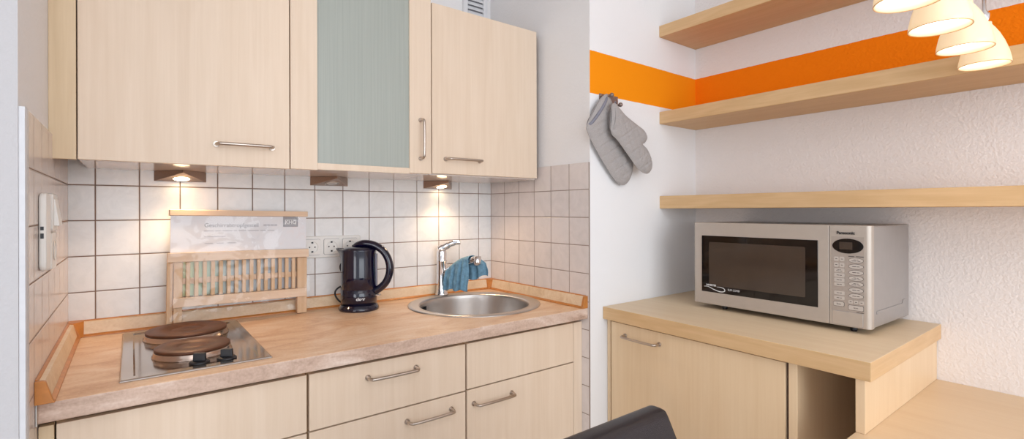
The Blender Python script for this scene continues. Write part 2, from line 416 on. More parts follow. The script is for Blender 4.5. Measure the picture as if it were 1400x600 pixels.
# upstand trims with amber lips
PD, PZ = .024, -.388
def upstand(name, label, p0, p1, inward):
    """sloping trim; p0,p1: ends on the wall line, inward: unit vector off the wall."""
    t = thing('upstand_trim', label, 'trim strip', ((p0[0]+p1[0])/2, (p0[1]+p1[1])/2, WT), 'sloping trim strips around the worktop')
    prof = [(.0005, .0005), (PD, .0005), (PD-.003, .006), (.013, PZ-WT-.002), (.004, PZ-WT), (.0005, PZ-WT)]
    def sweep(pr):
        bm = BM(); A = []; B = []
        for o, z in pr:
            A.append(bm.verts.new((p0[0]+inward[0]*o, p0[1]+inward[1]*o, WT+z))); B.append(bm.verts.new((p1[0]+inward[0]*o, p1[1]+inward[1]*o, WT+z)))
        n = len(pr); bm.faces.new(A); bm.faces.new(list(reversed(B)))
        for i in range(n): bm.faces.new((A[i], B[i], B[(i+1) % n], A[(i+1) % n]))
        bmesh.ops.recalc_face_normals(bm, faces=bm.faces); return bm
    obj('strip', sweep(prof), M['profile'], t)
    obj('lower_lip', sweep([(PD-.004, .0006), (PD+.004, .0006), (PD+.0035, .003), (PD-.003, .0075)]), M['amber'], t, label='amber sealing lip')
    obj('upper_lip', sweep([(.0004, PZ-WT-.0005), (.006, PZ-WT-.0012), (.0045, PZ-WT+.0022), (.0004, PZ-WT+.003)]), M['amber'], t, label='amber sealing lip')
    return t
upstand('b', 'beige trim strip along the tiled back wall behind kettle and hob', (-.03, 0), (1.362, 0), (0, -1))
tl = upstand('l', 'beige trim strip along the left tiled wall with amber end cap', (LW, -.612), (LW, -.03), (1, 0))
tr = upstand('r', 'beige trim strip along the right tiled wall beside the sink', (W, -.600), (W, -.03), (-1, 0))
def endcap(parent, x, s, y0, y1, lab):
    bm = BM(); pr = [(x, WT+.0004), (x+s*(PD+.004), WT+.0004), (x+s*(PD+.001), WT+.006), (x+s*.015, PZ-.0005), (x+s*.012, PZ+.001), (x, PZ+.0015)]
    prism(bm, pr, y0, y1, 'y'); return obj('end_cap', bm, M['amber'], parent, .001, label=lab)
endcap(tl, LW+.0003, 1, -.622, -.6122, 'amber plastic end cap')
endcap(tr, W-.0003, -1, -.611, -.6002, 'amber plastic end cap')
def corner(sx, x, label):
    bm = BM()
    P = [(0, 0), (.034, 0), (.034, -.026), (.026, -.034), (0, -.034)]
    base = [(x+sx*a, b, WT+.0006) for a, b in P]
    top = [(x+sx*a*s, b*s, PZ+.0035) for (a, b), s in zip(P, (1, 1, .5, .5, 1))]
    top[1] = (x+sx*.034, 0, PZ+.0035); top[4] = (x, -.034, PZ+.0035); top[2] = (x+sx*.034, -.014, PZ+.001); top[3] = (x+sx*.014, -.034, PZ+.001)
    # inner corner point so the piece dips towards the corner
    base = [(x+sx*a, b, WT+.0006) for a, b in ((.0004, -.0004), (.034, -.0004), (.034, -.029), (.029, -.034), (.0004, -.034))]
    top = [(x+sx*a, b, z) for a, b, z in ((.0004, -.0004, PZ+.004), (.034, -.0004, PZ+.0035), (.034, -.012, PZ+.001), (.012, -.034, PZ+.001), (.0004, -.034, PZ+.0035))]
    A = [bm.verts.new(p) for p in base]; B = [bm.verts.new(p) for p in top]
    bm.faces.new(A); bm.faces.new(B)
    for i in range(5): bm.faces.new((A[i], A[(i+1) % 5], B[(i+1) % 5], B[i]))
    bmesh.ops.triangulate(bm, faces=[f for f in bm.faces if len(f.verts) == 5]); bmesh.ops.recalc_face_normals(bm, faces=bm.faces)
    tag(obj('trim_corner', bm, M['amber'], None, .001), label, 'corner piece')
corner(1, LW, 'amber plastic corner piece in the left worktop corner by the hob')
corner(-1, W, 'amber plastic corner piece in the right worktop corner behind the sink')

# ---------------------------------------------------------------- hob
hb = thing('electric_hob', 'stainless steel two-plate electric hob set in the worktop', 'hob', (.205, -.31, WT))
bm = BM()
hx0, hx1, hy0, hy1 = .061, .352, -.567, -.056
def ringpts(ix, z): return [(hx0+ix, hy0+ix, z), (hx1-ix, hy0+ix, z), (hx1-ix, hy1-ix, z), (hx0+ix, hy1-ix, z)]
lv = [(0, WT+.0005), (.0012, WT+.0035), (.004, WT+.0048), (.024, WT+.0048), (.0275, WT+.0022), (.034, WT+.0022)]
rs = [[bm.verts.new(p) for p in ringpts(i, z)] for i, z in lv]
for a, b in zip(rs, rs[1:]):
    for k in range(4): bm.faces.new((a[k], a[(k+1) % 4], b[(k+1) % 4], b[k]))
bm.faces.new(rs[-1]); bm.faces.new(list(reversed(rs[0])))
bmesh.ops.recalc_face_normals(bm, faces=bm.faces)
obj('steel_tray', bm, M['hob_steel'], hb, .0012)
def plate(cx, cy, r, lab):
    z = WT+.0022
    bm = BM(); lathe(bm, [(r*1.05, 0), (r*1.045, .003), (r*1.015, .0045), (r*1.012, .0125), (r*1.0, .0138), (r*.97, .0125), (r*.9, .004), (r*.9, .0)], 64, (cx, cy, z), close=True)
    o = obj('plate_ring', bm, M['ring'], hb, label='polished steel ring')
    bm = BM(); lathe(bm, [(0, .0185), (r*.12, .0192), (r*.30, .0192), (r*.33, .0180), (r*.41, .0180), (r*.44, .0203), (r*.975, .0206), (r*.995, .0195), (r*.995, .014), (r*.9, .0136), (0, .0136)], 64, (cx, cy, z))
    o = obj('hot_plate', bm, M['iron'], hb, label=lab)
plate(.208, -.185, .098, 'large rear cast-iron plate'); plate(.204, -.400, .081, 'small front cast-iron plate')
for kx in (.207, .262):
    bm = BM(); lathe(bm, [(0, 0), (.021, 0), (.021, .004), (.017, .0065), (0, .0065)], 28, (kx, -.515, WT+.0022))
    k = obj('knob', bm, M['black'], hb, label='black rotary knob')
    bm = BM(); prism(bm, [(-.0135, .0062), (.0135, .0062), (.0125, .024), (-.0125, .024)], -.004, .004, 'y')
    bmesh.ops.rotate(bm, verts=bm.verts, cent=(0, 0, 0), matrix=Matrix.Rotation(-.5, 3, 'Z'))
    bmesh.ops.translate(bm, verts=bm.verts, vec=(kx, -.515, WT+.0022)); obj('grip', bm, M['black'], k, .001)

# ---------------------------------------------------------------- sink, tap, cloth
sk = thing('round_sink', 'round brushed steel sink set into right end of worktop', 'sink', (SX, SY, WT))
bm = BM(); lathe(bm, [(SR, .0004), (SR-.001, .003), (SR-.006, .005), (SR-.014, .0048), (SR-.022, .003), (.212, .0025), (.208, .0005), (.206, -.004), (.204, -.012)], 96, (SX, SY, WT))
obj('rim', bm, M['steel'], sk)
bm = BM(); lathe(bm, [(.2045, -.008), (.203, -.03), (.198, -.10), (.188, -.135), (.165, -.152), (.05, -.16), (0, -.161)], 96, (SX, SY, WT))
bw = obj('bowl', bm, M['steel'], sk)
bm = BM(); lathe(bm, [(.045, -.1595), (.04, -.156), (.034, -.1565), (.03, -.159), (0, -.159)], 40, (SX, SY, WT)); obj('drain', bm, M['chrome'], sk)
bm = BM()
for k in range(4):
    a = math.radians(139-k*3.4); c0 = (SX+.1995*math.cos(a), SY+.1995*math.sin(a))
    bm2 = box(bm, -.0015, .0015, -.0024, .0024, -.048, -.018)
    bmesh.ops.rotate(bm, verts=bm2, cent=(0, 0, 0), matrix=Matrix.Rotation(a, 3, 'Z')); bmesh.ops.translate(bm, verts=bm2, vec=(c0[0], c0[1], WT))
obj('overflow_slots', bm, M['black'], sk, label='dark overflow slots')

FX, FYt = 1.108, -.049
tp = thing('mixer_tap', 'chrome single-lever mixer tap standing on the sink rim', 'tap', (FX, FYt, WT+.004))
z = WT+.0045
bm = BM(); lathe(bm, [(0, 0), (.028, 0), (.028, .004), (.0245, .009), (.0225, .03), (.021, .08), (.0205, .135), (.022, .139), (.022, .143), (.0205, .146), (.0205, .178), (.0185, .186), (.012, .191), (0, .192)], 40, (FX, FYt, z))
obj('body', bm, M['chrome'], tp)
sd = Vector((.11, -.185, 0)).normalized()
a = Vector((FX, FYt, z+.088))
E_ = Vector((1.183, -.203, -.275))
bm = BM(); mid = a.lerp(E_, .5)+Vector((0, 0, .012))
tube(bm, smooth_path([a, a+sd*.04+Vector((0, 0, .016)), mid, E_-sd*.012+Vector((0, 0, .002)), E_], 6), [.014]*13+[.0135]*12, 16)
sp = obj('spout', bm, M['chrome'], tp)
bm = BM(); tube(bm, [E_+Vector((0, 0, .016)), E_+Vector((0, 0, .0155)), E_-Vector((0, 0, .012)), E_-Vector((0, 0, .02))], [.010, .0155, .0155, .013], 28); obj('aerator', bm, M['chrome'], sp)
bm = BM(); ld = Vector((.8, -.6, 0))
b0 = Vector((FX, FYt, z+.185))
tube(bm, smooth_path([b0-ld*.01+Vector((0, 0, .0)), b0+ld*.015+Vector((0, 0, .014)), b0+ld*.045+Vector((0, 0, .028)), b0+ld*.078+Vector((0, 0, .033))], 5), [.017]*4+[.014]*4+[.0115]*4+[.009]*4, 16, flat=.55)
obj('lever', bm, M['chrome'], tp)

# cloth draped over the spout
def cloth_mesh():
    bm = BM(); NU, NV = 44, 56
    p0 = a+sd*.028; p1 = E_-sd*.03
    L = (p1-p0).length; d = (p1-p0).normalized(); side = Vector((-d.y, d.x, 0)).normalized()   # left of the spout
    right = -side
    grid = []
    for i in range(NU+1):
        u = i/NU; c = p0.lerp(p1, u)+Vector((0, 0, .012*math.sin(PI*u)+.0165)); row = []
        for j in range(NV+1):
            v = j/NV*2-1; s = abs(v); sgn = 1 if v > 0 else -1
            # sgn<0: the side hanging towards the viewer's left, sgn>0: right
            dirn = side if sgn < 0 else right
            drop = (c.z+.407+.004*math.sin(u*15)) if sgn > 0 else (c.z+.400-.018*u+.005*math.sin(u*13))
            h = s*drop
            over = .018
            if h < .025: off = over*math.sin(h/.025*PI/2); dz = -over*(1-math.cos(h/.025*PI/2))*.9
            else:
                off = over+(h-.025)*.10; dz = -over*.9-(h-.025)
            fold = (math.sin(u*22+sgn*1.3+h*14)*.5+math.sin(u*39+h*25+sgn)*.25)*min(1, h/.06)*.011
            flare = (u-.5)*min(1, max(0, (h-.02)/.08))*(.008 if sgn > 0 else .05)
            nzv = noise.noise(Vector((u*4, v*4, sgn*3.1)))*.006*min(1, h/.03)
            p = c+dirn*(off+fold+nzv)+Vector((0, 0, dz))+d*flare
            if sgn < 0: p += d*.050*min(1, h/.07)
            row.append(bm.verts.new(p))
        grid.append(row)
    for i in range(NU):
        for j in range(NV):
            f = bm.faces.new((grid[i][j], grid[i+1][j], grid[i+1][j+1], grid[i][j+1])); f.smooth = True
    return bm
cl = obj('cleaning_cloth', cloth_mesh(), M['cloth'], origin=(1.15, -.13, WT+.1)); so = cl.modifiers.new('thick', 'SOLIDIFY'); so.thickness = .0022; so.offset = 0
tag(cl, 'blue cleaning cloth hung over the tap spout', 'cloth')

# ---------------------------------------------------------------- kettle (built in its own frame: x to the viewer's right)
kt = thing('electric_kettle', 'glossy dark blue electric kettle on worktop below sockets', 'kettle', (.733, -.112, WT), rot=-.656)
bm = BM(); lathe(bm, [(0, 0), (.069, 0), (.0705, .003), (.0705, .008), (.067, .014), (.0635, .019), (.063, .02), (0, .02)], 64)
obj('base', bm, M['kettle'], kt, local=True)
bm = BM()
rg_ = lathe(bm, [(0, .0205), (.0625, .0205), (.0632, .05), (.063, .0735), (.0618, .0745), (.0618, .0755), (.063, .0765), (.0622, .12), (.061, .17), (.0605, .2), (.0615, .212), (.0615, .216), (.058, .2165), (.054, .213), (0, .213)], 64)
for v in bm.verts:
    if v.co.z > .178 and math.hypot(v.co.x, v.co.y) > .05:
        an = math.atan2(v.co.y, -v.co.x); wgt = math.exp(-(an/.34)**2)*min(1, (v.co.z-.178)/.034)**1.5
        v.co.x -= .021*wgt; v.co.z += .004*wgt
obj('body', bm, M['kettle'], kt, local=True)
bm = BM(); lathe(bm, [(0, .2135), (.0535, .2135), (.0535, .2175), (.048, .2215), (.03, .225), (0, .226)], 48); obj('lid', bm, M['kettle'], kt, local=True)
hp = smooth_path([(-.022, 0, .222), (-.004, 0, .2325), (.028, 0, .236), (.062, 0, .2275), (.092, 0, .204), (.109, 0, .168), (.110, 0, .130), (.097, 0, .097), (.076, 0, .076), (.056, 0, .064)], 5)
n = len(hp); bm = BM(); tube(bm, hp, [.006+.0075*min(1, i/8) for i in range(n)], 16, flat=1.15); obj('handle', bm, M['kettle'], kt, local=True)
bm = BM(); box(bm, .076, .089, -.006, .006, .2235, .2295); obj('lid_button', bm, M['handle'], kt, .001, local=True, label='small silver lid button')
bm = BM(); box(bm, .058, .078, -.009, .009, .0495, .0535); obj('switch', bm, M['handle'], kt, .001, local=True, label='silver rocker switch')
# water gauge strip on the handle side
bm = BM(); box(bm, .0605, .0655, -.006, .006, .085, .200); obj('water_gauge', bm, M['mitt_in'], kt, .001, local=True)
# lettering bent to the body, facing the viewer
lg = text('lettering', 'cloer', .0145, M['print_white'], kt, Matrix.Identity(4), .0001, bold=.0004)
for v in lg.data.vertices:
    an = (v.co.x)/.0638+.38-PI/2; rr = .0636+v.co.z*1
    v.co = Vector((rr*math.cos(an), rr*math.sin(an), .045+v.co.y))
bm = BM(); tube(bm, smooth_path([(-.052, .045, .014), (-.070, .01, .024), (-.089, .008, .05), (-.082, .01, .072), (-.058, .045, .088), (-.050, .05, .105), (-.072, .04, .125), (-.081, .038, .15), (-.066, .045, .172), (-.036, .072, .190)], 6), .0032, 8)
obj('power_cord', bm, M['black'], kt, local=True)

# ---------------------------------------------------------------- draining rack in its wrapper
RX, RY = .568, -.052
rk = thing('dish_rack', 'film-wrapped folded wooden dish rack leaning on tiles behind the hob', 'dish rack', (RX, RY, WT+.001), rot=0)
rk.rotation_euler = (math.radians(-2.5), math.radians(1.1), math.radians(3.5))
Lr = -.404
def rb(name, x0, x1, y0, y1, z0, z1, mat, lab=None, par=None):
    bm = BM(); box(bm, x0, x1, y0, y1, z0, z1); return obj(name, bm, M[mat], par or rk, .0015, local=True, label=lab)
rb('top_rail', Lr+.002, 0, -.012, .012, .333, .351, 'rack_wood')
rb('middle_rail', Lr-.003, .001, -.020, -.006, .193, .221, 'rack_wood')
rb('lower_rail', Lr+.012, -.006, -.022, -.010, .058, .086, 'rack_wood')
rb('cross_bar', Lr+.03, -.03, .0015, .010, .125, .143, 'rack_wood')
rb('leg', -.034, -.002, -.0095, .008, 0, .192, 'rack_leg'); rb('leg', Lr+.015, Lr+.037, -.0095, .006, .007, .192, 'rack_leg'); rb('leg', Lr-.001, Lr+.0135, .0, .014, .006, .192, 'rack_leg')
for k in range(15):
    x = Lr+.051+k*.0219
    rb('slat', x-.0055, x+.0055, -.0095, .0005, .0865, .192, 'rack_leg')
bm = BM(); box(bm, Lr+.005, -.004, -.0045, -.0025, .2215, .3325); cd = obj('card_sleeve', bm, M['card'], rk, local=True, label='white printed card sleeve')
bm = BM(); box(bm, Lr+.04, -.036, .0108, .012, .088, .192); obj('leaflet', bm, M['leaflet'], rk, local=True, label='green and grey printed leaflet')
FR = Matrix.Rotation(PI/2, 4, 'X')
def on_card(s, x, z, size, mat, **k): return text('lettering', s, size, M[mat], cd, Matrix.Translation((x, -.0048, z)) @ FR, .0001, align='LEFT', **k)
on_card('Geschirrabtropfgestell', Lr+.092, .303, .0172, 'print_grey')
def plate_frame(x0, x1, z0, z1, y, mat, name, par, w=.002):
    bm = BM()
    for q in ((x0, x1, z0, z0+w), (x0, x1, z1-w, z1), (x0, x0+w, z0+w, z1-w), (x1-w, x1, z0+w, z1-w)): box(bm, q[0], q[1], y-.0002, y, q[2], q[3])
    return obj(name, bm, M[mat], par, local=True)
def card_line(x0, z, words, h, mat='print_pale', gap=.004):
    bm = BM(); x = x0
    for w_ in words: box(bm, x, x+w_, -.0048, -.0046, z-h/2, z+h/2); x += w_+gap
    obj('printed_line', bm, M[mat], cd, local=True)
card_line(Lr+.262, .3035, (.010, .009, .011, .009), .0065, gap=.0012)
card_line(Lr+.092, .286, (.026, .016, .028, .010, .022, .034, .018, .022), .0030)
card_line(Lr+.092, .268, (.005, .050), .0026)
card_line(Lr+.094, .247, (.022, .020, .026), .0026, gap=.010)
bm = BM(); box(bm, -.080, -.032, -.0056, -.0047, .298, .3325); tg = obj('badge', bm, M['print_grey'], cd, local=True, label='dark grey printed badge with white letters')
bm = BM(); box(bm, -.076, -.036, -.0058, -.00565, .303, .3145)
tg2 = text('lettering', 'KHG', .0175, M['print_white'], cd, Matrix.Translation((-.056, -.0059, .313)) @ FR, .0001, bold=.0006); bm.free()
plate_frame(-.0745, -.0375, .3035, .3225, -.0058, 'print_white', 'badge_outline', cd, .0012)
bm = BM()
nx, nz_ = 40, 36; gr = []
for i in range(nx+1):
    col_ = []
    for j in range(nz_+1):
        x = Lr+.004+(-.006-Lr+.004)*i/nx; zz = .02+(.312)*j/nz_
        col_.append(bm.verts.new((x, -.0245-.002*noise.noise(Vector((x*14, zz*14, 1)))-.0012*noise.noise(Vector((x*45, zz*45, 4))), zz)))
    gr.append(col_)
for i in range(nx):
    for j in range(nz_):
        f = bm.faces.new((gr[i][j], gr[i+1][j], gr[i+1][j+1], gr[i][j+1])); f.smooth = True
obj('plastic_wrap', bm, M['film'], rk, local=True, label='clear crinkled plastic wrap')

# ---------------------------------------------------------------- triple socket and left wall devices
def schuko(parent, mk, c):
    """mk maps (a,b,out) to rel world coords; a: along, b: up."""
    bm = BM()
    seg = 32
    def ring(r, o): return [bm.verts.new(mk(c[0]+r*math.cos(2*PI*k/seg), c[1]+r*math.sin(2*PI*k/seg), o)) for k in range(seg)]
    rs = [ring(.0215, .0102), ring(.0205, .0112), ring(.0195, .0105), ring(.019, .0022)]
    for p, q in zip(rs, rs[1:]):
        for k in range(seg): bm.faces.new((p[k], p[(k+1) % seg], q[(k+1) % seg], q[k])).smooth = True
    bm.faces.new(rs[-1]); bmesh.ops.recalc_face_normals(bm, faces=bm.faces)
    o = obj('socket_well', bm, M['white_plastic'], parent)
    for dx in (-.0095, .0095):
        bm = BM(); v = [mk(c[0]+dx+.0026*math.cos(2*PI*k/12), c[1]+.0026*math.sin(2*PI*k/12), .0028) for k in range(12)]
        bm.faces.new([bm.verts.new(p) for p in v]); obj('pin_hole', bm, M['black'], o)
    for dz in (-.0165, .0165):
        bm = BM(); pts = [(c[0]-.003, c[1]+dz-.0028), (c[0]+.003, c[1]+dz-.0028), (c[0]+.003, c[1]+dz+.0028), (c[0]-.003, c[1]+dz+.0028)]
        A = [bm.verts.new(mk(x, y, .0026)) for x, y in pts]; B = [bm.verts.new(mk(x, y, .0078)) for x, y in pts]
        bm.faces.new(A); bm.faces.new(B)
        for k in range(4): bm.faces.new((A[k], A[(k+1) % 4], B[(k+1) % 4], B[k]))
        bmesh.ops.recalc_face_normals(bm, faces=bm.faces); obj('earth_clip', bm, M['black'], o)
def rrect(cx, cz, w, h, r, n=5):
    out = []
    for sx, sz, a0 in ((1, 1, 0), (-1, 1, 90), (-1, -1, 180), (1, -1, 270)):
        for k in range(n+1):
            an = math.radians(a0+90*k/n); out.append((cx+sx*(w/2-r)+r*math.cos(an), cz+sz*(h/2-r)+r*math.sin(an)))
    return out
ts = thing('triple_socket', 'white triple wall socket on back tiles behind the kettle', 'socket', (.665, 0, -.207))
bm = BM(); prism(bm, rrect(.668, -.207, .219, .078, .008), -.009, -.0006, 'y'); obj('frame', bm, M['white_plastic'], ts, .002)
for cx in (.5995, .668, .7365):
    bm = BM(); no = rrect(cx, -.207, .0555, .0555, .006, 7); ni = [(cx+.0205*math.cos(2*PI*(k+.0)/32-PI*0), -.207+.0205*math.sin(2*PI*k/32)) for k in range(32)]
    no = sorted(no, key=lambda p: math.atan2(p[1]+.207, p[0]-cx) % (2*PI))
    L_ = [[bm.verts.new((x, y_, zz)) for x, zz in q] for q, y_ in ((no, -.0092), (no, -.0138), (ni, -.0138), (ni, -.0092))]
    for p_, q_ in zip(L_, L_[1:]):
        for k in range(32): bm.faces.new((p_[k], p_[(k+1) % 32], q_[(k+1) % 32], q_[k]))
    bmesh.ops.recalc_face_normals(bm, faces=bm.faces); ins = obj('socket_insert', bm, M['white_plastic'], ts)
    bm = BM()
    A = [bm.verts.new((x, -.00915, zz)) for x, zz in rrect(cx, -.207, .0585, .0585, .0075)]; B = [bm.verts.new((x, -.00915, zz)) for x, zz in rrect(cx, -.207, .0565, .0565, .0065)]
    nn = len(A)
    for k in range(nn): bm.faces.new((A[k], A[(k+1) % nn], B[(k+1) % nn], B[k]))
    obj('gap_line', bm, M['print_grey'], ts)
    schuko(ins, lambda x, y, o: (x, -o*.55-.0083, y), (cx, -.207))
# surface-mounted box and switch/socket pair on the left wall
wb = thing('wall_box', 'slim white rounded box on the left tiled wall, nearest the room', 'wall box', (LW, -.52, -.118))
bm = BM(); prism(bm, [(y, zz) for y, zz in rrect(-.534, -.116, .066, .152, .016, 8)], LW+.0005, LW+.012, 'x'); obj('housing', bm, M['white_plastic'], wb, .004)
bm = BM(); box(bm, LW+.003, LW+.008, -.5676, -.5668, -.128, -.118); obj('side_opening', bm, M['black'], wb, label='small dark opening')
bm = BM(); box(bm, LW+.003, LW+.008, -.5676, -.5668, -.112, -.105); obj('side_opening', bm, M['black'], wb, label='small dark opening')
sw = thing('light_switch', 'white rocker switch on left wall, upper of the pair beyond the box', 'switch', (LW, -.42, -.08))
bm = BM(); prism(bm, rrect(-.425, -.078, .08, .078, .008), LW+.0005, LW+.012, 'x'); obj('frame', bm, M['white_plastic'], sw, .002)
bm = BM(); prism(bm, [(LW+.0118, -.106), (LW+.021, -.106), (LW+.0135, -.05), (LW+.0118, -.05)], -.453, -.397, 'y'); obj('rocker', bm, M['white_plastic'], sw, .001)
ss = thing('wall_socket', 'white wall socket on left tiled wall under the rocker switch', 'socket', (LW, -.42, -.16))
bm = BM(); prism(bm, rrect(-.425, -.159, .08, .078, .008), LW+.0005, LW+.010, 'x'); obj('frame', bm, M['white_plastic'], ss, .002)
schuko(ss, lambda x, y, o: (LW+o+.0005, x, y), (-.425, -.159))

# ---------------------------------------------------------------- wall units
UY = -.35; UB, UT = .0475, .640
def wall_unit(label, x0, x1, top=UT, open_front=False):
    t = thing('wall_cabinet', label, 'cabinet', ((x0+x1)/2, -.17, UB), 'wall cabinets above the worktop')
    bm = BM(); y0 = UY+.020
    box(bm, x0, x0+.016, y0, -.0005, UB+.0165, top); box(bm, x1-.016, x1, y0, -.0005, UB+.0165, top)
    box(bm, x0+.016, x1-.016, y0, -.0005, top-.016, top); box(bm, x0+.016, x1-.016, -.012, -.0005, UB+.0165, top-.016)
    obj('carcass', bm, M['carcass'] if open_front else M['edge_wood'], t)
    bm = BM(); box(bm, x0, x1, y0, -.0005, UB+.0005, UB+.0163); obj('bottom_board', bm, M['underside'], t, label='glossy pale underside')
    return t
u1 = wall_unit('pale maple wall cabinet above the hob, left of the glass door', -.0165, .4435)
d = front(u1, 'door', -.0155, .4425, .0445, UT, UY)
bow_handle(d, (.261, UY, .101), (.396, UY, .101), (0, -.028, 0))
u2 = wall_unit('wall cabinet with frosted glass door, middle of the three', .4447, .8965, .648, True)
for zz in (.245, .45):
    bm = BM(); box(bm, .461, .880, -.31, -.013, zz, zz+.016); obj('shelf', bm, M['carcass'], u2)
dr = obj('door', (lambda b: (box(b, .4455, .5206, UY, UY+.018, .0455, .648), box(b, .8182, .8985, UY, UY+.018, .0500, .648), box(b, .5206, .8182, UY, UY+.018, .63, .648), b)[-1])(BM()), M['door_wood'], u2, .001, label='maple framed door')
bm = BM(); box(bm, .5206, .8182, UY+.006, UY+.010, .0665, .63); obj('glass_pane', bm, M['frosted'], dr, label='frosted grey-green glass pane')
bm = BM(); box(bm, .5206, .8182, UY+.002, UY+.016, .0475, .0665); obj('bottom_rail', bm, M['door_wood'], dr)
bow_handle(dr, (.858, UY, .100), (.858, UY, .230), (0, -.028, 0))
u3 = wall_unit('pale maple wall cabinet above the sink, right end of the row', .9, 1.3785)
d = front(u3, 'door', .9015, 1.372, .0525, .6385, UY-.002)
bow_handle(d, (.953, UY-.002, .104), (1.096, UY-.002, .104), (0, -.028, 0))
bm = BM(); box(bm, LW-.0069, -.018, UY+.004, UY+.020, .0445, .66); tag(obj('filler_strip', bm, M['filler_wood'], None, .001), 'maple filler panel between left wall and wall cabinet', 'filler strip')

# wedge lamps below the units
def wedge_lamp(cx, label, on):
    t = thing('cabinet_lamp', label, 'lamp', (cx, -.03, UB), 'wedge lamps under the wall cabinets')
    w, dp, zb = .0685, .092, .0165
    A = [(cx-w, -.001, UB), (cx+w, -.001, UB), (cx, -dp, UB)]; B = [(cx-w, -.001, zb), (cx+w, -.001, zb), (cx, -dp, UB-.008)]
    bm = BM(); va = [bm.verts.new(p) for p in A]; vb = [bm.verts.new(p) for p in B]
    bm.faces.new(va); bm.faces.new(list(reversed(vb)))
    for k in range(3): bm.faces.new((va[k], vb[k], vb[(k+1) % 3], va[(k+1) % 3]))
    bmesh.ops.recalc_face_normals(bm, faces=bm.faces); obj('housing', bm, M['lamp_body'], t, .0008)
    # lens disc lying on the sloping lower face
    n = Vector((0, -(UB-.008-zb), -(dp))).normalized() # outward-ish
    sl = (UB-.008-zb)/(dp-.001); yc = -.034; zc = zb+sl*(-yc-.001)
    ax = Vector((1, 0, 0)); ay = Vector((0, -1, sl)).normalized(); nr = Vector((0, -sl, -1)).normalized()
    def disc(r0, r1, o0, o1, mat, name, lab=None):
        bm = BM(); sg = 32; c = Vector((cx, yc, zc)); rs = []
        for r, o in ((r0, .0003), (r0, o0), (r1, o1)): rs.append([bm.verts.new(c+nr*o+r*(math.cos(2*PI*k/sg)*ax+math.sin(2*PI*k/sg)*ay)) for k in range(sg)])
        for p, q in zip(rs, rs[1:]):
            for k in range(sg): bm.faces.new((p[k], p[(k+1) % sg], q[(k+1) % sg], q[k])).smooth = True
        if mat != 'ringm': bm.faces.new(rs[-1])
        bmesh.ops.recalc_face_normals(bm, faces=bm.faces); return obj(name, bm, M['handle'] if mat == 'ringm' else M[mat], t, label=lab)
    disc(.026, .0215, .0015, .002, 'ringm', 'lens_ring')
    disc(.0213, .016, .0012, .0022, 'spot_on' if on else 'spot_off', 'lens', 'glowing lens' if on else 'unlit lens')
    if on:
        l = bpy.data.lights.new('halogen', 'SPOT'); l.energy = LAMP_W; l.color = (1, .68, .40); l.spot_size = math.radians(140); l.spot_blend = .8; l.shadow_soft_size = .02
        lo = bpy.data.objects.new('halogen_light', l); C.objects.link(lo); lo.parent = t; lo.location = (0, -.045, -.036); lo.rotation_euler = (math.radians(-18), 0, 0)
LAMP_W = 2.6
wedge_lamp(.2055, 'lit wedge-shaped lamp under the left wall cabinet above the hob', True)
wedge_lamp(.6635, 'unlit wedge-shaped lamp, middle of three, under the glass-door cabinet', False)
wedge_lamp(1.1175, 'lit wedge-shaped lamp under the right wall cabinet by the sink', True)

# ventilation grille on the plaster above
vg = thing('vent_grille', 'white louvred vent grille on wall above the right cabinet', 'vent', (1.31, .007, .8))
bm = BM()
for q in ((1.246, 1.268, .70, 1.0), (1.352, 1.374, .70, 1.0), (1.268, 1.352, .70, .712), (1.268, 1.352, .988, 1.0)): box(bm, q[0], q[1], -.006, .0068, q[2], q[3])
obj('frame', bm, M['vent'], vg, .001)
bm = BM(); box(bm, 1.268, 1.352, .005, .0066, .712, .988); obj('backing', bm, M['print_grey'], vg)
for k in range(13):
    zz = .717+k*.0208
    bm = BM(); prism(bm, [(-.006, zz), (-.0045, zz), (.004, zz+.0175), (.0025, zz+.0175)], 1.2682, 1.3518, 'x'); obj('louvre', bm, M['vent'], vg)

# ---------------------------------------------------------------- wall shelves
for (z0, z1, lab) in ((-.0695, -.018, 'lowest of three beech shelves on the right wall, just above the microwave'), (.2785, .3285, 'middle of three beech shelves, below the orange band'), (.636, .683, 'topmost of three beech shelves, above the orange band')):
    t = thing('wall_shelf', lab, 'shelf', (1.94, -1.25, z0), 'beech wall shelves')
    bm = BM(); box(bm, 1.811, R-.0006, -1.95, -D-.0006, z0, z1); obj('board', bm, M['shelf_wood'], t, .0012)
    bm = BM(); box(bm, 1.8098, 1.8109, -1.95, -D-.0006, z0+.001, z1-.001); obj('edge_band', bm, M['cab_edge_wood'], t)

# ---------------------------------------------------------------- low cabinet on the right, with niche; desk
CZ = -.4315; CB = -.477; CX = 1.455
lc = thing('low_cabinet', 'warm maple cabinet against right wall carrying the microwave', 'cabinet', (1.77, -1.03, FLOOR))
bm = BM(); prism(bm, [(1.4635, -D-.001), (1.439, -1.462), (R-.001, -1.459), (R-.001, -D-.001)], CB, CZ)
for f in bm.faces:
    f.normal_update()
    if f.normal.x < -.8: f.material_index = 1
    elif f.normal.y < -.8: f.material_index = 2
obj('top_board', bm, [M['cab_top_wood'], M['cab_edge_wood'], M['cab_edge_x']], lc, .0015)
def slope_x(y): return 1.4635+(1.439-1.4635)*(-D-y)/(-D+1.462)
DX = .021
def fpan(name, y0, y1, z0, z1, dx=DX, t=.018, mat='cab_wood', par=lc, lab=None, bev=.001):
    bm = BM(); prism(bm, [(slope_x(y0)+dx, y0), (slope_x(y1)+dx, y1), (slope_x(y1)+dx+t, y1), (slope_x(y0)+dx+t, y0)], z0, z1)
    return obj(name, bm, M[mat], par, bev, label=lab)
fpan('side_panel', -D-.001, -.6340, FLOOR, CB-.0005, dx=.024, t=.55)
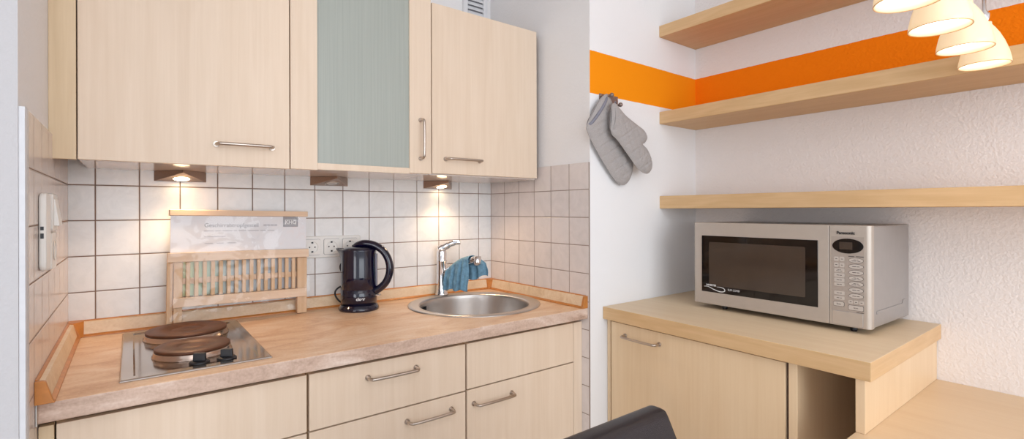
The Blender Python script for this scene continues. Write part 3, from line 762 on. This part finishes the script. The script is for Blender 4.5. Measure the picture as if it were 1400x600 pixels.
dd = fpan('door', -.645, -1.262, FLOOR+.06, CB-.006, dx=.016, lab='plain warm maple door')
fpan('gap_shade_strip', -1.2655, -1.2685, FLOOR, CB-.0005, dx=.022, mat='dark', t=.02)  # dark strip standing in for shade in the gap between door and divider
fpan('divider', -1.2685, -1.291, FLOOR, CB-.0005, dx=.022, t=.55, mat='cab_wood')
bm = BM(); box(bm, R-.03, R-.02, -1.4, -.63, FLOOR, CB-.0005); obj('back_panel', bm, M['cab_wood'], lc)
hyp = -.712, -.858
bow_handle(dd, (slope_x(hyp[0])+.016, hyp[0], -.5225), (slope_x(hyp[1])+.016, hyp[1], -.5225), (-.03, 0, 0))
DZ = -.605
fpan('end_panel', -1.4285, -1.4485, DZ+.0005, CB-.0005, dx=.006, t=.6245)
dk = thing('desk', 'beech desk top running along right wall beside the microwave cabinet', 'desk', (1.74, -1.9, FLOOR))
bm = BM(); box(bm, 1.30, R-.0006, -2.5, -1.4285, DZ-.04, DZ); obj('desk_top', bm, M['desk'], dk, .001)
for y in (-1.47, -2.47):
    bm = BM(); box(bm, 1.36, 2.04, y-.02, y, FLOOR, DZ-.04); obj('side_leg', bm, M['cab_wood'], dk)

# ---------------------------------------------------------------- microwave (own frame: x to its right, y back, z up)
mw = thing('microwave', 'silver combination microwave oven with black window on the low cabinet', 'microwave', (1.7355, -.817, CZ), rot=math.radians(-91.4))
MWW, MWD, Z1, Z2 = .560, .330, .017, .3095
def mb(name, x0, x1, y0, y1, z0, z1, mat, bev=.001, par=None, lab=None):
    bm = BM(); box(bm, x0, x1, y0, y1, z0, z1); return obj(name, bm, M[mat], par or mw, bev, local=True, label=lab)
mb('case', .004, MWW-.001, .0255, MWD, Z1, Z2-.001, 'mw_case', .004)
# raised pressing on the right side
bm = BM(); prism(bm, [(.05, .055), (.285, .055), (.29, .075), (.27, .075), (.262, .064), (.05, .064)], MWW-.0015, MWW+.0012, 'x'); obj('side_pressing', bm, M['mw_case'], mw, .0008, local=True)
# fascia with rounded right end and curved top
def fascia(x0, x1, rl, rr, zb, zt):
    bm = BM(); out = []
    n = 6
    for k in range(n+1):
        t = k/n*PI/2; out.append((x0+rl-rl*math.sin(t), 0+rl-rl*math.cos(t)))
    out = [(x0+rl-rl*math.sin(k/n*PI/2), rl-rl*math.cos(k/n*PI/2)) for k in range(n+1)]
    rt = [(x1-rr+rr*math.sin(k/n*PI/2), rr-rr*math.cos(k/n*PI/2)) for k in range(n+1)]
    pts = list(reversed(out))+rt
    pts = [(x0, .025)]+pts+[(x1, .025)]
    return bm, pts
bm, pts = fascia(.0, .4555, .014, .0015, Z1, Z2)
prism(bm, pts, Z1, Z2, 'z'); dor = obj('door', bm, M['mw_silver'], mw, .003, local=True)
bm, pts = fascia(.457, MWW+.002, .0015, .012, Z1, Z2)
prism(bm, pts, Z1, Z2, 'z'); fas = obj('control_fascia', bm, M['mw_silver'], mw, .003, local=True)
mb('black_glass', .037, .426, -.0012, .001, .0605, .263, 'mw_glass', .0008, dor)
mb('chrome_strip', .0335, .0368, -.0014, .001, .0605, .263, 'handle', .0005, dor)
bm = BM(); prism(bm, rrect(.228, .163, .325, .155, .004), -.0016, -.0011, 'y'); obj('window', bm, M['mw_inner'], dor, local=True, label='dark mesh window')
TX = Matrix.Rotation(PI/2, 4, 'X')
def mtext(s, x, z, size, mat, par, **k): return text('lettering', s, size, M[mat], par, Matrix.Translation((x, -.0018, z)) @ TX, .0001, **k)
mtext('INVERTER', .0745, .0855, .0085, 'print_white', dor, bold=.0003)
bm = BM(); pa = smooth_path([(.046, -.0016, .079), (.062, -.0016, .0795), (.082, -.0016, .0725), (.100, -.0016, .0675), (.116, -.0016, .0665), (.126, -.0016, .071), (.123, -.0016, .0785), (.108, -.0016, .082), (.096, -.0016, .0815)], 6)
tube(bm, pa, [.0006+.0011*math.sin(PI*i/(len(pa)-1)) for i in range(len(pa))], 8, flat=.4); obj('swoosh', bm, M['print_white'], dor, local=True, label='white curved line mark')
mtext('SLIM COMBI', .1590, .0765, .0095, 'print_white', dor, sx=.85)
mb('control_panel', .4625, .5465, -.0006, .001, .060, .277, 'mw_panel', .0003, fas)
cp = fas
mtext('Panasonic', .5, .2875, .0118, 'print_dark', fas, bold=.0005)
def ell(cx, cz, rx, rz, y0, y1, n=36): return [(cx+rx*math.cos(2*PI*k/n), cz+rz*math.sin(2*PI*k/n)) for k in range(n)]
bm = BM(); prism(bm, ell(.505, .2500, .0395, .0215, 0, 0), -.0016, -.0007, 'y'); dp_ = obj('display', bm, M['mw_glass'], fas, local=True, label='black oval display')
bm = BM(); box(bm, .484, .517, -.0018, -.00155, .240, .261); obj('display_window', bm, M['mw_inner'], dp_, local=True)
def button(x, z, w, h, oval, s, ts=.0036, out=True):
    pts = ell(x, z, w/2, h/2, 0, 0, 28) if oval else rrect(x, z, w, h, min(w, h)*.25)
    if out:
        big = [(x+(px-x)*1.05, z+(pz-z)*1.12) for px, pz in pts]
        bm = BM(); prism(bm, big, -.0009, -.0006, 'y'); ol = obj('button_outline', bm, M['print_dark'], fas, local=True)
    bm = BM(); prism(bm, pts, -.0016, -.0009, 'y'); b = obj('button', bm, M['mw_button'], fas, local=True)
    if s in ('Start', 'Stop'): text('lettering', s, ts, M['print_dark'], b, Matrix.Translation((x, -.0017, z)) @ TX, .0001)
    elif '\n' in s: dashes(b, x, z+.0016, w*.35, .0011, 'print_dark'); dashes(b, x, z-.0018, w*.6, .0011, 'print_dark')
    else: dashes(b, x, z, w*(.5 if w > .02 else .4), .0013, 'print_dark', words=(1,) if w < .02 else (.6, .4))
def dashes(par, x, z, w, h, mat, y0=-.0018, words=(.5, .3), gap=.12):
    bm = BM(); tot = sum(words)+gap*(len(words)-1); cx_ = x-w/2
    for q in words:
        q2 = q/tot*w; box(bm, cx_, cx_+q2, y0, y0+.0003, z-h/2, z+h/2); cx_ += q2+gap/tot*w
    return obj('printed_line', bm, M[mat], par, local=True)
def zy(y): return .3095-(y-309)*.002045
for y, s in ((357.8, 'Inverter\nTurbo Defrost'), (366.4, 'Defrost'), (374.8, 'Grill'), (383, 'Micro\nPower'), (391, 'Combination\nConvection'), (399.5, 'Weight'), (407.8, 'Convection')):
    button(.526, zy(y), .036, .0132, True, s, .0032)
dashes(fas, .526, zy(352.4), .038, .0016, 'print_dark', words=(.4, .5))
dashes(fas, .536, zy(430), .018, .0012, 'print_dark', words=(.5, .5))
for y, s in ((357, ('1', '2')), (365.5, ('3', '4'))):
    for i in (0, 1): button(.476+i*.0145, zy(y), .0125, .0128, False, s[i], .005, out=False)
for y, s in ((373.2, 'Jacket\nPotatoes'), (380.2, 'Pizza'), (387, 'Gratin'), (393.3, 'Memory')): button(.4835, zy(y), .0265, .0118 if y < 390 else .0092, False, s, out=False)
button(.4835, zy(405.5), .027, .0105, False, 'Time / Clock', .003, out=False)
button(.4835, zy(412.6), .027, .010, False, 'Delay  Stand', .003, out=False)
for i, s in enumerate(('10min', '1min', '10sec')): button(.5125+i*.0135, zy(416.2), .0115, .010, False, s, .0034, out=False)
button(.482, zy(421.2), .027, .0125, False, 'Stop', .006); button(.5255, zy(424.3), .037, .0135, False, 'Start', .006)
bm = BM(); prism(bm, rrect(.504, .040, .078, .040, .002), -.0006, .0006, 'y'); obj('release_outline', bm, M['print_grey'], fas, local=True)
bm = BM(); prism(bm, rrect(.504, .040, .0765, .0385, .002), -.0016, .0, 'y'); obj('door_release', bm, M['mw_silver'], fas, .0005, local=True, label='large silver door button')
for x, y in ((.105, .035), (.508, .035), (.06, .30), (.50, .30)):
    bm = BM(); lathe(bm, [(0, 0), (.008, 0), (.009, .004), (.010, .0175), (0, .0175)], 20, (x, y, .0003)); obj('foot', bm, M['black'], mw, local=True)
bm = BM(); tube(bm, [(MWW-.06, MWD-.002, .06), (MWW-.06, MWD+.006, .06)], .02, 20); obj('rear_bumper', bm, M['black'], mw, local=True)

# ---------------------------------------------------------------- hook and oven mitts on the banded wall
YW = -D-.0002
hk = thing('hook_plate', 'small brown metal hook plate below the orange band holding mitts', 'hook', (1.50, YW, .345))
bm = BM(); prism(bm, [(1.446, .3535), (1.446, .305), (1.548, .305), (1.548, .3535)], YW-.004, YW, 'y'); obj('plate', bm, M['hook_metal'], hk, .0015)
for x, zz in ((1.462, .342), (1.510, .313)):
    bm = BM(); tube(bm, smooth_path([(x-.008, YW-.004, zz+.002), (x, YW-.018, zz-.004), (x+.004, YW-.04, zz)], 4), .004, 10)
    ball = lathe(bm, [(0, -.0085)]+[(.0085*math.cos(t), .0085*math.sin(t)) for t in [(-PI/2+PI*k/8) for k in range(1, 8)]]+[(0, .0085)], 16, (x+.004, YW-.044, zz))
    obj('hook', bm, M['hook_metal'], hk)
for x, zz in ((1.4535, .347), (1.541, .344)):
    bm = BM(); tube(bm, [(x, YW-.0035, zz), (x, YW-.0058, zz)], .004, 12); obj('screw', bm, M['handle'], hk)

def mitt(name, label, outline, yc, th, cuff, loop):
    """outline: closed (x,z) list; puffed on both faces about plane yc; cuff: (a,b) end points of the open mouth."""
    t = thing('oven_mitt', label, 'oven mitt', (outline[0][0], yc, outline[0][1]))
    P = smooth_path([(x, 0, z) for x, z in outline], 5, True)
    n = len(P); c2 = [Vector((p.x, p.z)) for p in P]
    xs = [p.x for p in c2]; zs = [p.y for p in c2]
    def inside(q):
        r = False
        for i in range(n):
            a_, b_ = c2[i], c2[(i+1) % n]
            if (a_.y > q.y) != (b_.y > q.y) and q.x < (b_.x-a_.x)*(q.y-a_.y)/(b_.y-a_.y)+a_.x: r = not r
        return r
    def dist(q):
        m = 9
        for i in range(n):
            a_, b_ = c2[i], c2[(i+1) % n]; ab = b_-a_; tt = max(0, min(1, (q-a_).dot(ab)/max(ab.length_squared, 1e-12))); m = min(m, (a_+ab*tt-q).length)
        return m
    bm = BM()
    for p in c2: bm.verts.new((p.x, 0, p.y))
    st = .0075; i0 = list(bm.verts)
    es = [bm.edges.new((i0[i], i0[(i+1) % n])) for i in range(n)]
    r_ = bmesh.ops.triangle_fill(bm, use_beauty=True, edges=es)
    bmesh.ops.subdivide_edges(bm, edges=bm.edges, cuts=3, use_grid_fill=True)
    bmesh.ops.triangulate(bm, faces=bm.faces); 
    for _ in range(2):
        long = [e for e in bm.edges if e.calc_length() > .012]
        if long: bmesh.ops.subdivide_edges(bm, edges=long, cuts=1); bmesh.ops.triangulate(bm, faces=bm.faces)
        bmesh.ops.beautify_fill(bm, faces=bm.faces, edges=bm.edges)
    ex = bmesh.ops.duplicate(bm, geom=list(bm.faces)+list(bm.edges)+list(bm.verts))
    back = {g for g in ex['geom'] if isinstance(g, bmesh.types.BMVert)}
    A_, B_ = Vector(cuff[0]), Vector(cuff[1])
    for v in bm.verts:
        q = Vector((v.co.x, v.co.z)); dd_ = dist(q)
        ab = B_-A_; tt = max(0, min(1, (q-A_).dot(ab)/ab.length_squared)); dc = (A_+ab*tt-q).length
        puff = 1-math.exp(-dd_/.012)
        # quilting
        u_ = (q.x+q.y*.55)/.034; w_ = (q.x*.55-q.y)/.042
        qd = min(abs(u_-round(u_)), abs(w_-round(w_)))
        s_ = th*puff*(.72+.28*min(1, qd/.14))+.0035*min(1, dd_/.004+.3)
        mouth = math.exp(-(dc/.05)**2)*min(1, max(0, math.sin(PI*tt)))
        s_ += .004*mouth
        v.co.y = yc+(s_ if v in back else -s_)
    bmesh.ops.recalc_face_normals(bm, faces=bm.faces)
    for f in bm.faces: f.smooth = True
    o = obj('shell', bm, M['mitt'], t)
    bm = BM(); tube(bm, [(p.x, yc, p.z) for p in P]+[(P[0].x, yc, P[0].z)], .0017, 8); obj('seam_piping', bm, M['mitt'], t)
    # padded hem at the mouth
    ax = (B_-A_).normalized(); bm = BM(); pts = []
    for k in range(25):
        an = 2*PI*k/24; pts.append((A_.x+(B_.x-A_.x)*(.5-.5*math.cos(an)), yc-(th*.72+.007)*math.sin(an), A_.y+(B_.y-A_.y)*(.5-.5*math.cos(an))))
    tube(bm, pts, .0042 if 'thumb' in label else .0058, 8, cap=False); obj('hem', bm, M['mitt'] if 'thumb' in label else M['mitt_in'], t)
    bm = BM(); ins_ = [bm.verts.new((p[0], p[1], p[2]-.004)) for p in pts[:-1]]; bm.faces.new(ins_); obj('lining', bm, M['mitt_in'], t, label='darker grey lining')
    bm = BM(); tube(bm, smooth_path(loop, 5), .0022, 8); obj('hanging_loop', bm, M['mitt_in'], t)
    return t
o1 = [(1.3611, 0.2199), (1.3818, 0.2611), (1.4161, 0.3126), (1.4551, 0.3444), (1.4750, 0.3445), (1.5112, 0.2978), (1.5608, 0.2263), (1.6034, 0.1547), (1.6119, 0.0990), (1.5986, 0.0507), (1.5642, 0.0216), (1.5224, 0.0285), (1.4620, 0.0828), (1.4002, 0.1531), (1.3666, 0.1997)]
o2 = [(1.4434, 0.2018), (1.4397, 0.2563), (1.4477, 0.2991), (1.4654, 0.3066), (1.4913, 0.2887), (1.5280, 0.2663), (1.5912, 0.2404), (1.6282, 0.2248), (1.6436, 0.2011), (1.6324, 0.1820), (1.6170, 0.1738), (1.6479, 0.1539), (1.6703, 0.1189), (1.6701, 0.0822), (1.6430, 0.0641), (1.5948, 0.0785), (1.5399, 0.1244), (1.4789, 0.1760)]
mitt('m1', 'larger grey quilted oven mitt hanging at the left of the hook', o1, YW-.0205, .012, ((1.370, .226), (1.460, .336)), [(1.462, YW-.022, .334), (1.466, YW-.032, .346), (1.464, YW-.030, .337)])
mitt('m2', 'grey oven mitt with thumb showing, hanging in front at right', o2, YW-.062, .012, ((1.4475, .212), (1.4565, .298)), [(1.460, YW-.060, .300), (1.478, YW-.050, .318), (1.502, YW-.034, .318)])

# ---------------------------------------------------------------- pendant lamp with glowing shades above the desk
PY, PZr = -1.61, -.0768+.3515
pl_ = thing('pendant_lamp', 'hanging bar lamp with four visible glowing opal glass shades', 'lamp', (1.43, PY, CEIL))
bm = BM(); tube(bm, [(1.02, PY, PZr+.20), (1.84, PY, PZr+.20)], .007, 14); obj('bar', bm, M['chrome'], pl_)
for x in (1.22, 1.64):
    bm = BM(); tube(bm, [(x, PY, PZr+.209), (x, PY, CEIL-.02)], .0015, 8); obj('suspension_wire', bm, M['chrome'], pl_)
bm = BM(); box(bm, 1.15, 1.71, PY-.03, PY+.03, CEIL-.025, CEIL-.0003); obj('ceiling_plate', bm, M['chrome'], pl_, .002)
sh = [(a_*.735, b_*.86) for a_, b_ in [(.0655, 0), (.0665, .002), (.0655, .012), (.060, .035), (.050, .062), (.038, .086), (.026, .104), (.019, .113), (.0185, .12), (.0155, .12), (.0155, .112), (.022, .103), (.034, .084), (.046, .060), (.056, .034), (.0615, .012), (.0625, .001)]]
for x, y_, zz in ((1.125, PY, 0), (1.325, PY, 0), (1.532, PY, 0), (1.735, PY, 0)):
    bm = BM(); lathe(bm, sh, 48, (x, PY, PZr+zz), close=True); s = obj('glass_shade', bm, M['shade'], pl_, label='opal white glass shade')
    bm = BM(); lathe(bm, [(.0484+.0008*math.cos(k*PI/4), .0002+.0009*math.sin(k*PI/4)) for k in range(8)], 48, (x, PY, PZr), close=True); obj('rim', bm, M['shade_rim'], s, label='thin glass rim, lamp glow painted in as amber')
    bm = BM(); lathe(bm, [(0, .100), (.008, .100), (.010, .105), (.010, .125), (.004, .135), (.003, .193), (0, .193)], 24, (x, PY, PZr)); obj('lamp_holder', bm, M['chrome'], s)
    bm = BM(); lathe(bm, [(0, .014), (.014, .0145), (.030, .0165), (.040, .019), (.0415, .022), (.038, .035), (.025, .06), (.010, .09), (0, .095)], 28, (x, PY, PZr)); obj('bulb', bm, M['bulb'], s, label='bright glowing bulb')

# ---------------------------------------------------------------- black leather chair, back to the kitchen
ch = thing('leather_chair', 'black leather high-back chair seen from behind the camera side, lower centre', 'chair', (.62, -1.50, FLOOR))
ch['label'] = 'black leather padded chair whose backrest rises at the bottom centre'
def pad(name, x0, x1, y0, y1, z0, z1, nx, nz, shear, par, taper=0., puff=.01):
    bm = BM(); box(bm, x0, x1, y0, y1, z0, z1)
    bmesh.ops.bevel(bm, geom=list(bm.edges), offset=.012, segments=3, affect='EDGES', profile=.6)
    for v in bm.verts:
        t = (v.co.z-z0)/(z1-z0); v.co.x = (x0+x1)/2+(v.co.x-(x0+x1)/2)*(1-taper*t); v.co.y += shear*(v.co.z-z1)
    for f in bm.faces: f.smooth = True
    return obj(name, bm, M['leather'], par)
top = 1.335*0-.0768-.3525
pad('backrest', .365, .848, -1.335, -1.298, FLOOR+.52, top, 8, 8, .50, ch, taper=.045)
pad('seat', .37, .85, -1.97, -1.54, FLOOR+.42, FLOOR+.49, 8, 8, 0, ch)
for x in (.40, .815):
    for y in (-1.94, -1.58):
        bm = BM(); prism(bm, [(x-.014, y-.014), (x+.014, y-.014), (x+.014, y+.014), (x-.014, y+.014)], FLOOR, FLOOR+.425); obj('leg', bm, M['black'], ch, .002)
for x in (.44, .775):
    bm = BM(); tube(bm, [(x, -1.57, FLOOR+.44), (x, -1.545, FLOOR+.56)], .010, 10); obj('back_support', bm, M['black'], ch)

# ---------------------------------------------------------------- light
w = bpy.data.worlds.new('room_light'); bpy.context.scene.world = w; w.use_nodes = True
bg = w.node_tree.nodes['Background']; bg.inputs[0].default_value = (.88, .94, 1., 1); bg.inputs[1].default_value = .72
def area(name, loc, aim, sx, sy, e, col):
    l = bpy.data.lights.new(name, 'AREA'); l.shape = 'RECTANGLE'; l.size = sx; l.size_y = sy; l.energy = e; l.color = col
    o = bpy.data.objects.new(name, l); C.objects.link(o); o.location = loc
    o.rotation_euler = (Vector(aim)-Vector(loc)).to_track_quat('-Z', 'Y').to_euler(); return o
area('window_daylight', (.5, -4.4, 1.55), (.9, 0, 1.2), 2.4, 1.9, 38, (.88, .94, 1.))
area('side_fill_light', (-2.3, -2.7, 1.35), (2.07, -1.3, 1.2), 1.8, 1.6, 26, (.9, .94, 1.))  # added fill from the left to brighten right wall and fronts; no known window
area('overhead_fill_light', (.3, -2.2, 2.45), (.4, -1.6, 0), 1.2, 1.2, 6, (.97, .97, 1.))  # unseen soft fill from above, added to flatten the light
for x in (1.125, 1.325, 1.532, 1.735):
    l = bpy.data.lights.new('pendant', 'SPOT'); l.energy = .35; l.color = (1, .86, .68); l.shadow_soft_size = .04; l.spot_size = math.radians(120); l.spot_blend = .7
    o = bpy.data.objects.new('pendant_light', l); C.objects.link(o); o.location = (x, PY, PZr+Z0-.01)

# ---------------------------------------------------------------- camera
cam = bpy.data.cameras.new('camera'); co = bpy.data.objects.new('camera', cam); C.objects.link(co)
cam.sensor_width = 36; cam.lens = 676.97*36/1400; cam.shift_y = -(300-287.93)/1400; cam.clip_start = .02
co.matrix_world = Matrix.Translation((.0818, -1.8645, -.0768+Z0)) @ Matrix.Rotation(-.6558, 4, 'Z') @ Matrix.Rotation(PI/2, 4, 'X') @ Matrix.Rotation(-.0026, 4, 'Z')
sc = bpy.context.scene; sc.camera = co
sc.view_settings.view_transform = 'Standard'; sc.view_settings.look = 'None'; sc.view_settings.exposure = .42; sc.view_settings.gamma = 1
sc.view_settings.use_curve_mapping = False
